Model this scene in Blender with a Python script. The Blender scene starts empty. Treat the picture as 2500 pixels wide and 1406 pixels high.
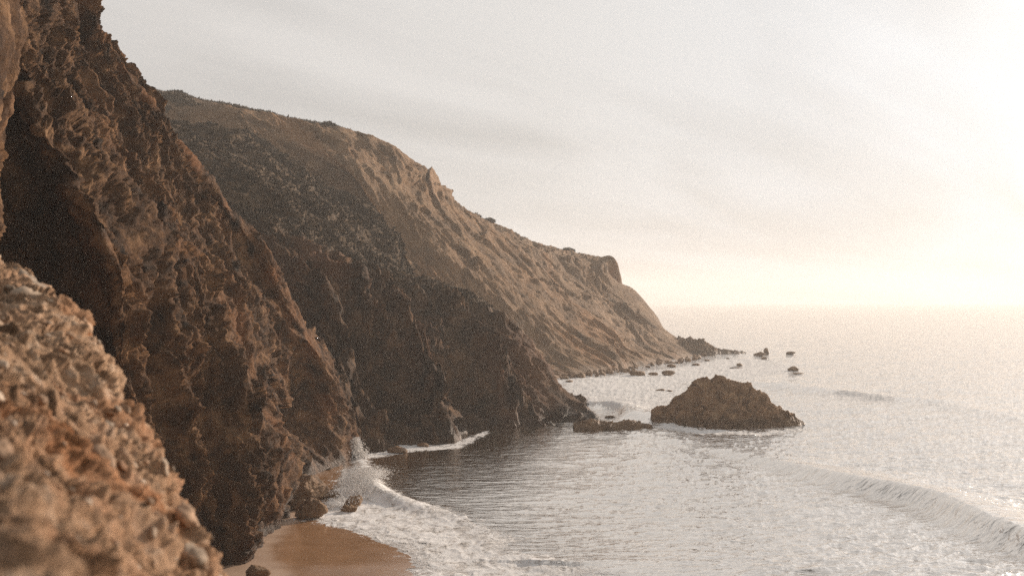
import bpy, math, random
import numpy as np
from mathutils import Vector

random.seed(7)
S = bpy.context.scene
COL = S.collection
R = math.radians
F32 = np.float32

# ------------------------------------------------------------------ camera, world, sun, exposure
CAM_H = 20.0
FPX = 2500 * 40 / 36.0
SEA_END = 6000.0
HORIZON_PX = 742 - CAM_H / SEA_END * FPX
PITCH = math.atan((HORIZON_PX - 703) / FPX)
SUN_AZ, SUN_EL = R(40), R(15)          # azimuth clockwise from +Y
SUN_DIR = Vector((math.sin(SUN_AZ) * math.cos(SUN_EL), math.cos(SUN_AZ) * math.cos(SUN_EL), math.sin(SUN_EL)))

cd = bpy.data.cameras.new('camera')
cam = bpy.data.objects.new('camera', cd)
COL.objects.link(cam)
cam.location = (0, 0, CAM_H)
cam.rotation_euler = (R(90) + PITCH, 0, 0)
cd.lens = 40
cd.sensor_width = 36
cd.clip_start = 0.05
cd.clip_end = 20000
cd.dof.use_dof = True
cd.dof.focus_distance = 120
cd.dof.aperture_fstop = 2.0
S.camera = cam


def nn(nt, typ, **kw):
    n = nt.nodes.new(typ)
    for k, v in kw.items():
        if k.startswith('i_'):
            n.inputs[k[2:].replace('_', ' ')].default_value = v
        else:
            setattr(n, k, v)
    return n


def math_n(nt, op, a, b=None, clamp=False):
    n = nt.nodes.new('ShaderNodeMath')
    n.operation = op
    n.use_clamp = clamp
    for i, v in enumerate((a, b)):
        if v is None:
            continue
        if isinstance(v, (int, float)):
            n.inputs[i].default_value = v
        else:
            nt.links.new(v, n.inputs[i])
    return n.outputs[0]


def ramp(nt, fac, stops, interp='LINEAR'):
    n = nt.nodes.new('ShaderNodeValToRGB')
    n.color_ramp.interpolation = interp
    e = n.color_ramp.elements
    while len(e) < len(stops):
        e.new(0.5)
    for el, (p, c) in zip(e, stops):
        el.position = p
        el.color = (c, c, c, 1) if isinstance(c, (int, float)) else (*c, 1)
    nt.links.new(fac, n.inputs[0])
    return n.outputs[0]


def mixc(nt, fac, a, b, blend='MIX'):
    n = nt.nodes.new('ShaderNodeMix')
    n.data_type = 'RGBA'
    n.blend_type = blend
    for i, v in ((0, fac), (6, a), (7, b)):
        if isinstance(v, (int, float)):
            n.inputs[i].default_value = v
        elif isinstance(v, tuple):
            n.inputs[i].default_value = (*v, 1)
        else:
            nt.links.new(v, n.inputs[i])
    return n.outputs[2]


def noise(nt, vec, scale, detail=4, rough=0.55, dist=0.0, typ='FBM'):
    n = nt.nodes.new('ShaderNodeTexNoise')
    n.noise_type = typ
    n.inputs['Scale'].default_value = scale
    n.inputs['Detail'].default_value = detail
    n.inputs['Roughness'].default_value = rough
    n.inputs['Distortion'].default_value = dist
    if vec is not None:
        nt.links.new(vec, n.inputs['Vector'])
    return n.outputs[0]


def mapping(nt, vec, scale=(1, 1, 1), rot=(0, 0, 0)):
    n = nt.nodes.new('ShaderNodeMapping')
    n.inputs['Scale'].default_value = scale
    n.inputs['Rotation'].default_value = rot
    nt.links.new(vec, n.inputs['Vector'])
    return n.outputs[0]


W = bpy.data.worlds.new('World')
S.world = W
W.use_nodes = True
nt = W.node_tree
nt.nodes.clear()
tc = nn(nt, 'ShaderNodeTexCoord')
sky = nn(nt, 'ShaderNodeTexSky', sky_type='NISHITA', sun_disc=False)
sky.sun_elevation = SUN_EL
sky.sun_rotation = SUN_AZ
sky.air_density = 1.0
sky.dust_density = 3.0
sep = nn(nt, 'ShaderNodeSeparateXYZ')
nt.links.new(tc.outputs['Generated'], sep.inputs[0])
# a high veil of cloud: its plane coordinates are direction.xy / height
zz = math_n(nt, 'ADD', math_n(nt, 'MAXIMUM', sep.outputs[2], 0.0), 0.10)
comb = nn(nt, 'ShaderNodeCombineXYZ')
nt.links.new(math_n(nt, 'DIVIDE', sep.outputs[0], zz), comb.inputs[0])
nt.links.new(math_n(nt, 'DIVIDE', sep.outputs[1], zz), comb.inputs[1])


def streak(az, sl, sc):
    """stretch the cloud plane along one compass direction"""
    r1 = mapping(nt, comb.outputs[0], (1, 1, 1), (0, 0, az))
    return mapping(nt, r1, (sc, sl, 1))


c1 = noise(nt, streak(R(50), 0.13, 0.42), 1.0, 4, 0.5, 0.9)
c2 = noise(nt, streak(R(30), 0.35, 1.1), 1.1, 5, 0.5, 0.8)
cl = math_n(nt, 'ADD', math_n(nt, 'MULTIPLY', c1, 0.72), math_n(nt, 'MULTIPLY', c2, 0.28))
cover = ramp(nt, cl, [(0.38, 0.0), (0.60, 1.0)])
# the veil scatters light forward: brighter towards the sun
dot = nn(nt, 'ShaderNodeVectorMath', operation='DOT_PRODUCT')
nt.links.new(tc.outputs['Generated'], dot.inputs[0])
dot.inputs[1].default_value = SUN_DIR
d01 = math_n(nt, 'MULTIPLY_ADD', dot.outputs['Value'], 0.5)
d01.node.inputs[2].default_value = 0.5
glow = ramp(nt, d01, [(0.0, 0.26), (0.45, 0.34), (0.60, 0.44), (0.73, 0.52), (0.89, 0.57), (0.945, 0.62), (0.975, 0.78), (1.0, 1.2)])
warm = ramp(nt, d01, [(0.0, (0.94, 0.98, 1.02)), (0.6, (0.99, 0.995, 1.0)), (0.78, (1.02, 0.985, 0.95)), (0.90, (1.01, 0.99, 0.965)), (1.0, (0.98, 1.0, 1.03))])
veil_b = math_n(nt, 'MULTIPLY', glow, math_n(nt, 'MULTIPLY_ADD', cover, 0.30))
veil_b.node.inputs[1].default_value = 1.0
vb = math_n(nt, 'MULTIPLY_ADD', cover, 0.40)
vb.node.inputs[2].default_value = 0.83
nt.links.new(vb, veil_b.node.inputs[1])
veil = nn(nt, 'ShaderNodeVectorMath', operation='SCALE')
nt.links.new(warm, veil.inputs[0])
nt.links.new(veil_b, veil.inputs['Scale'])
bg1 = nn(nt, 'ShaderNodeBackground', i_Strength=0.05)
nt.links.new(sky.outputs[0], bg1.inputs[0])
bg2 = nn(nt, 'ShaderNodeBackground', i_Strength=1.0)
nt.links.new(veil.outputs[0], bg2.inputs[0])
mx = nn(nt, 'ShaderNodeMixShader')
nt.links.new(math_n(nt, 'MULTIPLY_ADD', cover, 0.18), mx.inputs[0])
mx.inputs[0].links[0].from_node.inputs[2].default_value = 0.80
nt.links.new(bg1.outputs[0], mx.inputs[1])
nt.links.new(bg2.outputs[0], mx.inputs[2])
wo = nn(nt, 'ShaderNodeOutputWorld')
nt.links.new(mx.outputs[0], wo.inputs[0])

ld = bpy.data.lights.new('sun', 'SUN')
ld.energy = 4.9
ld.angle = R(0.6)
ld.color = (1.0, 0.84, 0.69)
lo = bpy.data.objects.new('sun', ld)
COL.objects.link(lo)
lo.location = (200, 100, 200)
lo.rotation_euler = SUN_DIR.to_track_quat('Z', 'Y').to_euler()

S.view_settings.view_transform = 'Standard'
S.view_settings.look = 'None'
S.view_settings.exposure = 0.08
S.view_settings.gamma = 1.0
S.view_settings.use_curve_mapping = False
S.render.engine = 'CYCLES'
S.cycles.max_bounces = 6
S.cycles.diffuse_bounces = 2
S.cycles.glossy_bounces = 3
S.cycles.volume_bounces = 1
S.cycles.use_denoising = False
S.cycles.sample_clamp_indirect = 4.0

# ------------------------------------------------------------------ helpers
def ray(px, py):
    x = (px - 1250) / FPX
    u = (703 - py) / FPX
    c, s = math.cos(PITCH), math.sin(PITCH)
    return np.array([x, c - u * s, s + u * c])


def at(px, py, Y):
    d = ray(px, py)
    p = d * (Y / d[1])
    return np.array([p[0], p[1], p[2] + CAM_H])


def sea(px, py, z=0.0):
    d = ray(px, py)
    t = (z - CAM_H) / d[2]
    return np.array([d[0] * t, d[1] * t, z])


rng = np.random.RandomState(11)
PERM = rng.permutation(256).astype(np.int32)
PERM = np.concatenate([PERM, PERM])
_g = rng.normal(size=(256, 3))
GRAD = (_g / np.linalg.norm(_g, axis=1, keepdims=True)).astype(F32)
JIT = rng.rand(256, 3).astype(F32)


def _hash(ix, iy, iz):
    return PERM[PERM[PERM[ix & 255] + (iy & 255)] + (iz & 255)]


def perlin(P):
    P = np.asarray(P, dtype=F32)
    I = np.floor(P).astype(np.int32)
    f = P - I
    w = f * f * f * (f * (f * 6 - 15) + 10)
    out = np.zeros(P.shape[:-1], F32)
    for dx in (0, 1):
        wx = w[..., 0] if dx else 1 - w[..., 0]
        for dy in (0, 1):
            wy = w[..., 1] if dy else 1 - w[..., 1]
            for dz in (0, 1):
                wz = w[..., 2] if dz else 1 - w[..., 2]
                g = GRAD[_hash(I[..., 0] + dx, I[..., 1] + dy, I[..., 2] + dz)]
                d = g[..., 0] * (f[..., 0] - dx) + g[..., 1] * (f[..., 1] - dy) + g[..., 2] * (f[..., 2] - dz)
                out += wx * wy * wz * d
    return out * 1.5


def fbm(P, o=4, lac=2.03, gain=0.5):
    s, a = 0, 1.0
    for i in range(o):
        s = s + a * perlin(P + 17.3 * i)
        P = P * lac
        a *= gain
    return s


def ridged(P, o=4, lac=2.07, gain=0.5):
    s, a, wt = 0, 1.0, 1.0
    for i in range(o):
        n = 1 - np.abs(perlin(P + 9.1 * i)) * 1.6
        n = n * n * wt
        wt = np.clip(n * 1.4, 0, 1)
        s = s + a * n
        P = P * lac
        a *= gain
    return s - 0.9


def facet(P):
    """planar facets: each cell of a jittered lattice carries its own tilted plane"""
    P = np.asarray(P, dtype=F32)
    I = np.floor(P).astype(np.int32)
    best = np.full(P.shape[:-1], 9.0, F32)
    val = np.zeros(P.shape[:-1], F32)
    for dx in (-1, 0, 1):
        for dy in (-1, 0, 1):
            for dz in (-1, 0, 1):
                c = I + np.array([dx, dy, dz], np.int32)
                h = _hash(c[..., 0], c[..., 1], c[..., 2])
                q = P - (c + JIT[h])
                d = (q * q).sum(-1)
                v = (q * GRAD[h]).sum(-1) + JIT[h][..., 0] * 0.5 - 0.25
                m = d < best
                best = np.where(m, d, best)
                val = np.where(m, v, val)
    return val


def smooth(a, b, x):
    t = np.clip((x - a) / (b - a), 0, 1)
    return t * t * (3 - 2 * t)


def catmull(pts, ts):
    """pts (n, ...) sampled at ts in 0..n-1"""
    n = len(pts)
    P = np.concatenate([[2 * pts[0] - pts[1]], pts, [2 * pts[-1] - pts[-2]]])
    i = np.clip(np.floor(ts).astype(int), 0, n - 2)
    t = (ts - i).reshape((-1,) + (1,) * (P.ndim - 1))
    a, b, c, d = P[i], P[i + 1], P[i + 2], P[i + 3]
    return 0.5 * (2 * b + (c - a) * t + (2 * a - 5 * b + 4 * c - d) * t * t + (3 * b - a - 3 * c + d) * t ** 3)


def loft(cols, nu, nv, bias=1.0):
    rows = []
    for c in cols:
        c = np.array(c, float)
        f = catmull(c, np.linspace(0, len(c) - 1, 400))
        L = np.concatenate([[0], np.cumsum(np.linalg.norm(np.diff(f, axis=0), axis=1))])
        s = np.linspace(0, 1, 60) * L[-1]
        rows.append(np.stack([np.interp(s, L, f[:, k]) for k in range(3)], 1))
    rows = np.array(rows)                                   # cols, 60, 3
    # spread columns by their mean spacing
    f = catmull(rows, np.linspace(0, len(rows) - 1, 40 * len(rows)))
    L = np.concatenate([[0], np.cumsum(np.linalg.norm(np.diff(f, axis=0), axis=2).mean(1))])
    s = np.linspace(0, 1, nu) * L[-1]
    ts = np.interp(s, L, np.linspace(0, len(rows) - 1, 40 * len(rows)))
    g = catmull(rows, ts)                                   # nu, 60, 3
    h = catmull(np.swapaxes(g, 0, 1), np.linspace(0, 1, nv) ** bias * 59)
    return np.swapaxes(h, 0, 1), ts                         # nu, nv, 3


def normals(G):
    du = np.gradient(G, axis=0)
    dv = np.gradient(G, axis=1)
    n = np.cross(du, dv)
    return n / (np.linalg.norm(n, axis=-1, keepdims=True) + 1e-9)


def grid_uv(G):
    """metres across and along a lofted sheet"""
    s = np.concatenate([[0], np.cumsum(np.linalg.norm(np.diff(G, axis=0), axis=2).mean(1))])
    t = np.concatenate([[0], np.cumsum(np.linalg.norm(np.diff(G, axis=1), axis=2).mean(0))])
    return np.meshgrid(s, t, indexing='ij')


def mesh_from(name, V, Q, attrs=None, smooth_=True):
    me = bpy.data.meshes.new(name)
    V = np.ascontiguousarray(V.reshape(-1, 3), dtype=F32)
    Q = np.ascontiguousarray(Q, dtype=np.int32)
    k = Q.shape[1]
    me.vertices.add(len(V))
    me.vertices.foreach_set('co', V.ravel())
    me.loops.add(Q.size)
    me.loops.foreach_set('vertex_index', Q.ravel())
    me.polygons.add(len(Q))
    me.polygons.foreach_set('loop_start', np.arange(0, Q.size, k, dtype=np.int32))
    me.update(calc_edges=True)
    me.polygons.foreach_set('use_smooth', np.full(len(Q), smooth_))
    for an, av in (attrs or {}).items():
        at_ = me.attributes.new(an, 'FLOAT', 'POINT')
        at_.data.foreach_set('value', np.ascontiguousarray(av, dtype=F32).ravel())
    me.validate()
    return me


def grid_quads(nu, nv, keep=None, flip=False):
    idx = np.arange(nu * nv, dtype=np.int32).reshape(nu, nv)
    a, b, c, d = idx[:-1, :-1], idx[1:, :-1], idx[1:, 1:], idx[:-1, 1:]
    Q = np.stack([a, b, c, d] if not flip else [a, d, c, b], -1).reshape(-1, 4)
    if keep is not None:
        Q = Q[keep[:-1, :-1].ravel()]
    return Q


def obj(name, me, mat=None, parent=None, kind=None, label=None, cat=None, group=None):
    o = bpy.data.objects.new(name, me)
    COL.objects.link(o)
    if mat is not None and not me.materials:
        me.materials.append(mat)
    if parent is not None:
        o.parent = parent
    for k, v in (('kind', kind), ('label', label), ('category', cat), ('group', group)):
        if v:
            o[k] = v
    return o


def polyline_dist(X, Y, pts):
    """signed distance (positive left of travel) and parameter 0..1 along"""
    best = np.full(X.shape, 1e9)
    sd = np.zeros(X.shape)
    tt = np.zeros(X.shape)
    n = len(pts) - 1
    for i in range(n):
        ax, ay = pts[i][:2]
        bx, by = pts[i + 1][:2]
        ex, ey = bx - ax, by - ay
        l2 = ex * ex + ey * ey
        t = np.clip(((X - ax) * ex + (Y - ay) * ey) / l2, 0, 1)
        qx, qy = X - ax - ex * t, Y - ay - ey * t
        d = np.hypot(qx, qy)
        m = d < best
        best = np.where(m, d, best)
        sg = np.sign(ex * (Y - ay) - ey * (X - ax))
        sd = np.where(m, d * sg, sd)
        tt = np.where(m, (i + t) / n, tt)
    return sd, tt


def poly_sdf(X, Y, pts):
    """negative inside"""
    closed = list(pts) + [pts[0]]
    d, _ = polyline_dist(X, Y, closed)
    d = np.abs(d)
    ins = np.zeros(X.shape, bool)
    n = len(pts)
    for i in range(n):
        ax, ay = pts[i][:2]
        bx, by = pts[(i + 1) % n][:2]
        if ay == by:
            continue
        c = ((ay > Y) != (by > Y)) & (X < (bx - ax) * (Y - ay) / (by - ay) + ax)
        ins ^= c
    return np.where(ins, -d, d)


def wpts(pxs, z=0.0):
    return [sea(a, b, z) for a, b in pxs]


# ------------------------------------------------------------------ materials
def new_mat(name):
    m = bpy.data.materials.new(name)
    m.use_nodes = True
    nt = m.node_tree
    nt.nodes.clear()
    out = nn(nt, 'ShaderNodeOutputMaterial')
    b = nn(nt, 'ShaderNodeBsdfPrincipled')
    nt.links.new(b.outputs[0], out.inputs[0])
    return m, nt, b, out


def attr(nt, name):
    n = nn(nt, 'ShaderNodeAttribute', attribute_name=name)
    return n.outputs['Fac']


def rock_mat(name, dark, mid, light, rust_sunlit, s=1.0, rust_amt=0.5, rough=0.8, bump=0.6, veg=None, stretch=(1, 1, 1), rot=(0, 0, 0), wet=False):
    m, nt, b, out = new_mat(name)
    geo = nn(nt, 'ShaderNodeNewGeometry')
    pos = geo.outputs['Position']
    mp = mapping(nt, pos, stretch, rot)
    big = noise(nt, mp, 0.06 * s, 5, 0.6, 0.6)
    med = noise(nt, mp, 0.45 * s, 6, 0.65, 0.4)
    fine = noise(nt, mp, 3.2 * s, 6, 0.7)
    c = ramp(nt, med, [(0.30, dark), (0.50, mid), (0.70, light)])
    c = mixc(nt, math_n(nt, 'MULTIPLY', ramp(nt, fine, [(0.35, 0.0), (0.7, 1.0)]), 0.55), c, mixc(nt, 1.0, c, (0.45, 0.45, 0.45), 'MULTIPLY'))
    rf = math_n(nt, 'MULTIPLY', ramp(nt, big, [(0.46, 0.0), (0.62, 1.0)]), ramp(nt, med, [(0.40, 0.0), (0.60, 1.0)]))
    rf = math_n(nt, 'ADD', math_n(nt, 'MULTIPLY', rf, rust_amt), attr(nt, 'rust_sunlit'), clamp=True)
    c = mixc(nt, rf, c, rust_sunlit)
    if veg:
        vf = attr(nt, 'veg')
        vn = ramp(nt, noise(nt, pos, 1.1 * s, 5, 0.65), [(0.35, veg[0]), (0.62, veg[1])])
        c = mixc(nt, vf, c, vn)
    r = math_n(nt, 'MULTIPLY_ADD', fine, 0.25)
    r.node.inputs[2].default_value = rough - 0.12
    if wet:
        wf = attr(nt, 'wet')
        c = mixc(nt, math_n(nt, 'MULTIPLY', wf, 0.55), c, mixc(nt, 1.0, c, (0.3, 0.3, 0.3), 'MULTIPLY'))
        mm = nn(nt, 'ShaderNodeMix')
        nt.links.new(wf, mm.inputs[0])
        nt.links.new(r, mm.inputs[2])
        mm.inputs[3].default_value = 0.48
        r = mm.outputs[0]
    nt.links.new(c, b.inputs['Base Color'])
    nt.links.new(r, b.inputs['Roughness'])
    b.inputs['Specular IOR Level'].default_value = 0.14
    h = math_n(nt, 'ADD', math_n(nt, 'MULTIPLY', noise(nt, mp, 1.1 * s, 8, 0.72, 0.3, 'FBM'), 1.0), math_n(nt, 'MULTIPLY', fine, 0.25))
    bp = nn(nt, 'ShaderNodeBump', i_Strength=bump, i_Distance=0.8 / s)
    nt.links.new(h, bp.inputs['Height'])
    nt.links.new(bp.outputs[0], b.inputs['Normal'])
    return m


VEG = ((0.040, 0.026, 0.015), (0.16, 0.105, 0.060))
M_near = rock_mat('dark_schist', (0.012, 0.006, 0.003), (0.105, 0.052, 0.024), (0.34, 0.19, 0.095), (0.19, 0.080, 0.030),
                  s=1.0, rust_amt=0.5, bump=0.7, wet=True)
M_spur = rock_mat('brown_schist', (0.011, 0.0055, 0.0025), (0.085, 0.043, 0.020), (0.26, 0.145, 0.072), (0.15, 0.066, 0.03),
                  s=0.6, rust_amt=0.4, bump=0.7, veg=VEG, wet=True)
M_head = rock_mat('headland_rock', (0.12, 0.068, 0.034), (0.25, 0.145, 0.074), (0.36, 0.225, 0.125), (0.32, 0.155, 0.065),  # rock colour lightened to carry part of the haze veil
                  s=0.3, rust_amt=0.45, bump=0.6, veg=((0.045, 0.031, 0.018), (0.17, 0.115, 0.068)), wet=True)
M_fore = rock_mat('weathered_rubble', (0.20, 0.115, 0.068), (0.60, 0.38, 0.235), (0.74, 0.57, 0.43), (0.44, 0.195, 0.085),
                  s=16, rust_amt=0.6, bump=0.9)
M_stack = rock_mat('sea_rock', (0.16, 0.094, 0.050), (0.38, 0.222, 0.12), (0.54, 0.35, 0.20), (0.34, 0.175, 0.085),
                   s=1.2, rust_amt=0.3, bump=0.7, wet=True)


def tone_mat(name, base, rough=0.85, s=40, var=0.5, bump=0.5):
    m, nt, b, out = new_mat(name)
    geo = nn(nt, 'ShaderNodeNewGeometry')
    tcn = nn(nt, 'ShaderNodeTexCoord')
    oi = nn(nt, 'ShaderNodeObjectInfo')
    n = noise(nt, geo.outputs['Position'], s, 5, 0.65)
    f = ramp(nt, n, [(0.3, 1 - var), (0.7, 1 + var * 0.5)])
    rv = math_n(nt, 'MULTIPLY_ADD', oi.outputs['Random'], 0.7)
    rv.node.inputs[2].default_value = 0.6
    sc = nn(nt, 'ShaderNodeVectorMath', operation='SCALE')
    sc.inputs[0].default_value = base
    nt.links.new(math_n(nt, 'MULTIPLY', f, rv), sc.inputs['Scale'])
    nt.links.new(sc.outputs[0], b.inputs['Base Color'])
    b.inputs['Roughness'].default_value = rough
    bp = nn(nt, 'ShaderNodeBump', i_Strength=bump, i_Distance=0.4 / s)
    nt.links.new(n, bp.inputs['Height'])
    nt.links.new(bp.outputs[0], b.inputs['Normal'])
    return m


M_stone_o = tone_mat('ochre_stone', (0.46, 0.29, 0.18))
M_stone_g = tone_mat('grey_stone', (0.42, 0.31, 0.22))
M_stone_p = tone_mat('pale_stone', (0.52, 0.40, 0.30))
M_stone_r = tone_mat('rusty_stone', (0.38, 0.19, 0.09))
M_scrub = tone_mat('coastal_scrub', (0.105, 0.073, 0.043), 0.9, 1.5, 0.7, 0.3)

# sand
M_sand, nt, b, out = new_mat('wet_beach_sand')
geo = nn(nt, 'ShaderNodeNewGeometry')
wet = attr(nt, 'wet')
n1 = noise(nt, geo.outputs['Position'], 0.5, 5, 0.6)
n2 = noise(nt, geo.outputs['Position'], 12, 4, 0.6)
dry = ramp(nt, n1, [(0.3, (0.40, 0.265, 0.18)), (0.7, (0.50, 0.345, 0.24))])
wetc = ramp(nt, n1, [(0.3, (0.30, 0.16, 0.078)), (0.7, (0.39, 0.215, 0.112))])
nt.links.new(mixc(nt, wet, dry, wetc), b.inputs['Base Color'])
rr = nn(nt, 'ShaderNodeMix')
nt.links.new(wet, rr.inputs[0])
rr.inputs[2].default_value = 0.55
rr.inputs[3].default_value = 0.10
nt.links.new(rr.outputs[0], b.inputs['Roughness'])
bp = nn(nt, 'ShaderNodeBump', i_Strength=0.12, i_Distance=0.03)
nt.links.new(n2, bp.inputs['Height'])
nt.links.new(bp.outputs[0], b.inputs['Normal'])

# sea
def foam_shader(nt, col, nrm):
    d_ = nn(nt, 'ShaderNodeBsdfDiffuse')
    t_ = nn(nt, 'ShaderNodeBsdfTranslucent')
    x = nn(nt, 'ShaderNodeMixShader')
    x.inputs[0].default_value = 0.06
    for n_ in (d_, t_):
        nt.links.new(col, n_.inputs[0])
        nt.links.new(nrm, n_.inputs['Normal'])
    nt.links.new(d_.outputs[0], x.inputs[1])
    nt.links.new(t_.outputs[0], x.inputs[2])
    return x.outputs[0]


M_sea, nt, b, out = new_mat('sea_water')
geo = nn(nt, 'ShaderNodeNewGeometry')
pos = geo.outputs['Position']
foam = attr(nt, 'foam')
shal = attr(nt, 'shallow')
deep = (0.075, 0.056, 0.036)
wc = mixc(nt, shal, deep, (0.26, 0.145, 0.075))
fn1 = noise(nt, mapping(nt, pos, (1, 0.55, 1)), 0.55, 7, 0.68, 1.2)
fn2 = noise(nt, mapping(nt, pos, (1, 0.7, 1)), 2.6, 6, 0.7, 0.8)
fsum = math_n(nt, 'ADD', math_n(nt, 'MULTIPLY', fn1, 0.6), math_n(nt, 'MULTIPLY', fn2, 0.4))
fsn = ramp(nt, fsum, [(0.36, 0.0), (0.64, 1.0)])
thr = math_n(nt, 'SUBTRACT', math_n(nt, 'ADD', math_n(nt, 'MULTIPLY', foam, 1.25), fsn), 1.12)
ff = math_n(nt, 'MULTIPLY', thr, 3.0, clamp=True)
foamc = ramp(nt, fn2, [(0.35, (0.72, 0.68, 0.64)), (0.6, (0.95, 0.93, 0.91))])
w1 = noise(nt, mapping(nt, pos, (0.55, 1.3, 1), (0, 0, R(-14))), 1.5, 4, 0.6, 0.5)
w2 = noise(nt, mapping(nt, pos, (0.8, 1.2, 1), (0, 0, R(20))), 5.0, 3, 0.6, 0.3)
w0 = noise(nt, mapping(nt, pos, (0.45, 1.4, 1), (0, 0, R(-6))), 0.6, 2, 0.5, 0.6)
h = math_n(nt, 'ADD', math_n(nt, 'MULTIPLY', w1, 0.8), math_n(nt, 'MULTIPLY', w2, 0.10))
h = math_n(nt, 'ADD', h, math_n(nt, 'MULTIPLY', w0, 1.6))
h = math_n(nt, 'MULTIPLY', h, attr(nt, 'chop'))
h = math_n(nt, 'ADD', h, math_n(nt, 'MULTIPLY', math_n(nt, 'MULTIPLY', ff, fn2), 0.6))
bp = nn(nt, 'ShaderNodeBump', i_Strength=0.6, i_Distance=0.26)
nt.links.new(h, bp.inputs['Height'])
nt.nodes.remove(b)
body = nn(nt, 'ShaderNodeBsdfDiffuse')
nt.links.new(wc, body.inputs[0])
gl = nn(nt, 'ShaderNodeBsdfGlossy', i_Roughness=0.07)
gl.inputs[0].default_value = (0.97, 0.925, 0.88, 1)
fm = foam_shader(nt, foamc, bp.outputs[0])
fr = nn(nt, 'ShaderNodeFresnel', i_IOR=1.34)
for n_ in (body, gl, fr):
    nt.links.new(bp.outputs[0], n_.inputs['Normal'])
ffr = math_n(nt, 'MULTIPLY_ADD', fr.outputs[0], 0.75)
ffr.node.inputs[2].default_value = 0.10
ffr.node.use_clamp = True
x1 = nn(nt, 'ShaderNodeMixShader')
nt.links.new(ffr, x1.inputs[0])
nt.links.new(body.outputs[0], x1.inputs[1])
nt.links.new(gl.outputs[0], x1.inputs[2])
x2 = nn(nt, 'ShaderNodeMixShader')
nt.links.new(ff, x2.inputs[0])
nt.links.new(x1.outputs[0], x2.inputs[1])
nt.links.new(fm, x2.inputs[2])
nt.links.new(x2.outputs[0], out.inputs[0])


def foam_mat(name, lace):
    M, nt, b, out = new_mat(name)
    geo = nn(nt, 'ShaderNodeNewGeometry')
    pos = geo.outputs['Position']
    pm = mapping(nt, pos, (1, 0.6, 0.6))
    f1 = noise(nt, pm, 0.8, 8, 0.72, 1.0)
    f2 = noise(nt, pm, 3.0, 6, 0.7, 0.8)
    col = ramp(nt, f1, [(0.32, (0.62, 0.56, 0.50)), (0.54, (0.95, 0.93, 0.91))])
    bp = nn(nt, 'ShaderNodeBump', i_Strength=0.55, i_Distance=0.16)
    nt.links.new(math_n(nt, 'ADD', f1, math_n(nt, 'MULTIPLY', f2, 0.6)), bp.inputs['Height'])
    nt.nodes.remove(b)
    fin = foam_shader(nt, col, bp.outputs[0])
    if lace:
        fs = math_n(nt, 'ADD', math_n(nt, 'MULTIPLY', f1, 0.6), math_n(nt, 'MULTIPLY', f2, 0.4))
        fs = ramp(nt, fs, [(0.36, 0.0), (0.64, 1.0)])
        a_ = math_n(nt, 'SUBTRACT', math_n(nt, 'ADD', math_n(nt, 'MULTIPLY', attr(nt, 'foam'), 1.0), fs), 1.03)
        tr = nn(nt, 'ShaderNodeBsdfTransparent')
        x = nn(nt, 'ShaderNodeMixShader')
        nt.links.new(math_n(nt, 'MULTIPLY', a_, 3.2, clamp=True), x.inputs[0])
        nt.links.new(tr.outputs[0], x.inputs[1])
        nt.links.new(fin, x.inputs[2])
        fin = x.outputs[0]
    nt.links.new(fin, out.inputs[0])
    return M


M_foam = foam_mat('thick_foam', True)
M_spray = foam_mat('spray', False)

# ------------------------------------------------------------------ near cliff
def A(*t):
    return [at(*p) for p in t]


cols = [
    A((-400, 1500, 62), (-400, 1000, 50), (-350, 500, 44), (-300, 0, 42), (-300, -300, 45)),
    A((-90, 1500, 66), (-90, 1000, 50), (-24, 600, 46), (-22, 300, 46), (-8, 60, 46), (-15, -300, 48)),
    A((160, 1480, 80), (0, 1000, 76), (-40, 650, 73), (-30, 300, 71), (0, 60, 71), (0, -300, 70)),
    A((330, 1460, 82), (180, 1050, 74), (150, 650, 72), (90, 420, 72), (40, 150, 74), (50, -300, 76)),
    A((470, 1440, 83), (350, 1000, 74), (325, 680, 70), (250, 500, 70), (115, 300, 72), (30, 130, 75), (80, -300, 80)),
    A((560, 1415, 83.5), (480, 1100, 85), (420, 750, 85), (330, 500, 87), (200, 250, 88), (110, 60, 90), (120, -300, 94)),
    A((640, 1330, 93), (600, 1150, 93), (540, 850, 94), (440, 560, 97), (300, 320, 99), (190, 100, 100), (160, -250, 102)),
    A((703, 1250, 108), (680, 1150, 108), (620, 950, 107), (540, 700, 107), (400, 430, 107), (270, 200, 107), (200, 0, 107), (180, -270, 108)),
    A((700, 1182, 123), (690, 1120, 123), (680, 950, 120), (620, 750, 117), (500, 530, 115), (330, 250, 112), (225, 60, 110), (190, -270, 110)),
    A((820, 1148, 136), (775, 1050, 136), (735, 900, 132), (675, 740, 127), (555, 540, 122), (350, 285, 115), (232, 100, 112), (206, 0, 111), (195, -270, 112)),
    A((868, 1120, 146), (846, 1020, 144), (810, 900, 139), (738, 770, 134), (630, 590, 128), (498, 465, 123), (376, 300, 117), (294, 198, 114), (230, 95, 113), (205, 0, 112), (198, -270, 113)),
    A((880, 1080, 165), (800, 950, 165), (700, 820, 160), (600, 660, 150), (480, 530, 145), (340, 340, 140), (250, 230, 138), (190, 120, 136), (170, 10, 135), (160, -270, 136)),
    A((700, 1080, 200), (600, 950, 200), (500, 820, 190), (400, 660, 180), (300, 530, 175), (150, 340, 170), (100, 230, 168), (50, 120, 166), (0, 10, 165), (0, -270, 166)),
]
NU, NV = 960, 620
G, ts = loft(cols, NU, NV)
Nn = normals(G)
if Nn[NU // 2, NV // 2, 0] < 0:
    Nn = -Nn
s_, t_ = grid_uv(G)
Gf = G.astype(F32)
warp = np.stack([perlin(Gf * 0.12), perlin(Gf * 0.12 + 31), perlin(Gf * 0.12 + 57)], -1)
ss = s_ + 1.5 * warp[..., 0]
tw = t_ + 3.0 * warp[..., 1]


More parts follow.
